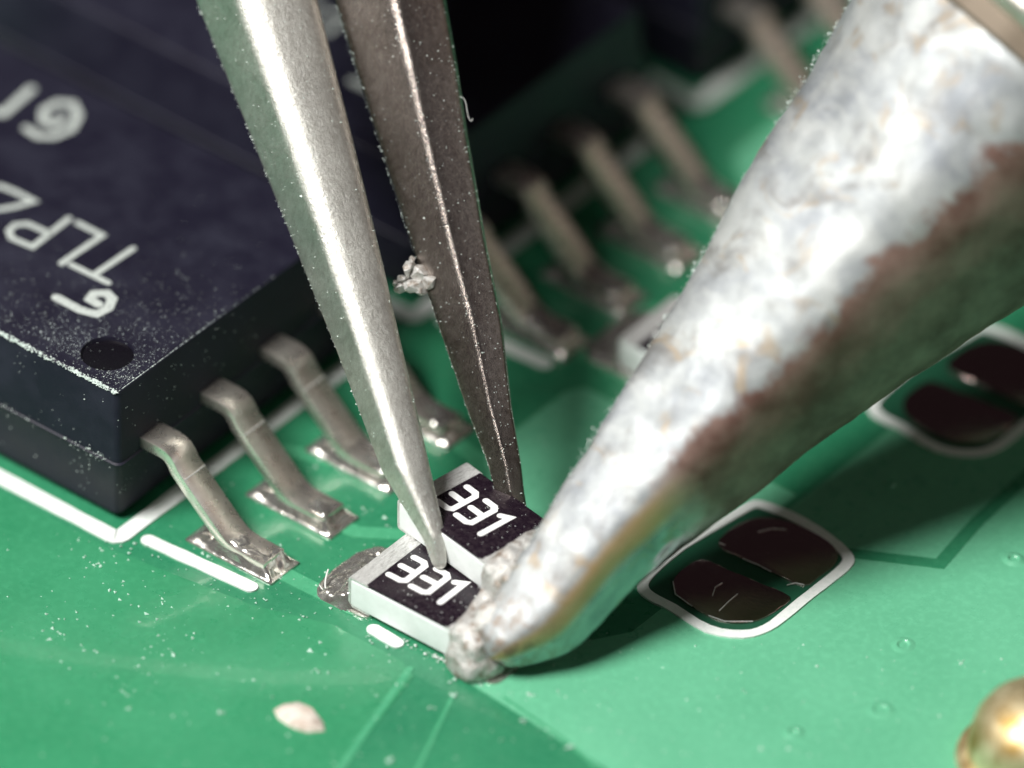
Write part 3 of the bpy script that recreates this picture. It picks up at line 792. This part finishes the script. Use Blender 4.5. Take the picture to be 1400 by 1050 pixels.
for k in range(2600):
    x = BX1-0.15-abs(random.gauss(0, 1.3)); y = BY0+0.15+abs(random.gauss(0, 1.2))
    if random.random() < 0.35: x = -1.0+random.gauss(0, 0.7); y = 0.6+abs(random.gauss(0, 0.35))
    if not (BX0+0.2 < x < BX1-0.15 and BY0+0.15 < y < BY1-0.2): continue
    if math.hypot(x+0.985, y-0.955) < 0.37 and random.random() < 0.98: continue
    pts.append((Vector((x, y, H+0.002)), abs(random.gauss(0, 0.0045))+0.0025))
for k in range(3200):   # worn near top edge
    x = random.uniform(BX0, BX1-0.14); t = random.random()
    if fbm((x*3, 0.5, t), 3) < random.uniform(-0.8, 0.3): continue
    pts.append((Vector((x, BY0+0.10+0.04*t+random.gauss(0, 0.008), H-0.03+0.03*t)), abs(random.gauss(0, 0.013))+0.005))
for k in range(1600):   # near side, clustered
    x = random.uniform(BX0, BX1-0.1); z = random.uniform(0.3, H-0.1)
    if fbm((x*1.8, z*2.2, 7.0), 3) < random.uniform(0.0, 0.8): continue
    ins = 0.10*(z-PZ)/(H-PZ) if z > PZ else 0.12*(PZ-z)/PZ
    pts.append((Vector((x, BY0+ins-0.001, z)), abs(random.gauss(0, 0.007))+0.003))
for k in range(900):    # parting line
    x = random.uniform(BX0, BX1-0.05)
    if fbm((x*1.1, 4.0, 2.0), 2) < random.uniform(-0.3, 0.6): continue
    pts.append((Vector((x, BY0-0.024, PZ+random.gauss(0.03, 0.05))), abs(random.gauss(0, 0.010))+0.003))
for k in range(160):    # lead side
    y = random.uniform(BY0, BY0+3); z = random.uniform(0.5, H-0.1); ins = 0.10*(z-PZ)/(H-PZ) if z > PZ else 0.12*(PZ-z)/PZ
    pts.append((Vector((BX1-ins+0.001, y, z)), abs(random.gauss(0, 0.006))+0.003))
for k in range(300):
    y = BY0+0.15+abs(random.gauss(0, 1.4)); pts.append((Vector((BX1-0.13, min(y, BY1-.2), H-0.01)), abs(random.gauss(0, 0.006))+0.003))
specks('chip_dust', pts, M_dust, 'white dust over the corner and edges of the printed chip')
pts = []
for k in range(260):
    R_o = random.choice((R1, R2)); x = random.uniform(-0.95, 0.7); y = random.uniform(-0.6, 0.6)
    P = R_o.location + Matrix.Rotation(R_o.rotation_euler.z, 3, 'Z') @ Vector((x, y, RTk+0.006)); pts.append((P, abs(random.gauss(0, 0.006))+0.003))
for k in range(120):
    t = random.random()
    P = Vector((3.2+2.0*t, 0.91-abs(random.gauss(0, 0.05)), 0.03)); pts.append((P, (0.008+0.05*random.random()**3)*(0.3+1.0*t**3)))
specks('solder_crumbs', pts, M_silk, 'tiny white crumbs on and along the flat resistor')

# grit along the sharp edge of the iron
pts = []
fu = smoothed(Uk)
for k in range(520):
    t_ = random.uniform(110, 1030)
    P = tipc + A_*(t_*SC) + N_*((fu(t_)+random.gauss(1.5, 2.5))*SC) + D_*(random.gauss(0.02, 0.05))
    pts.append((P, abs(random.gauss(0, 0.010))+0.006))
specks('iron_grit', pts, M_dust, 'fine grit along the sharp edge of the soldering iron tip')
g_ = specks('grit', GRIT, M_dust, 'fine bright grit over the steel of both arms', tw)
del g_['category']
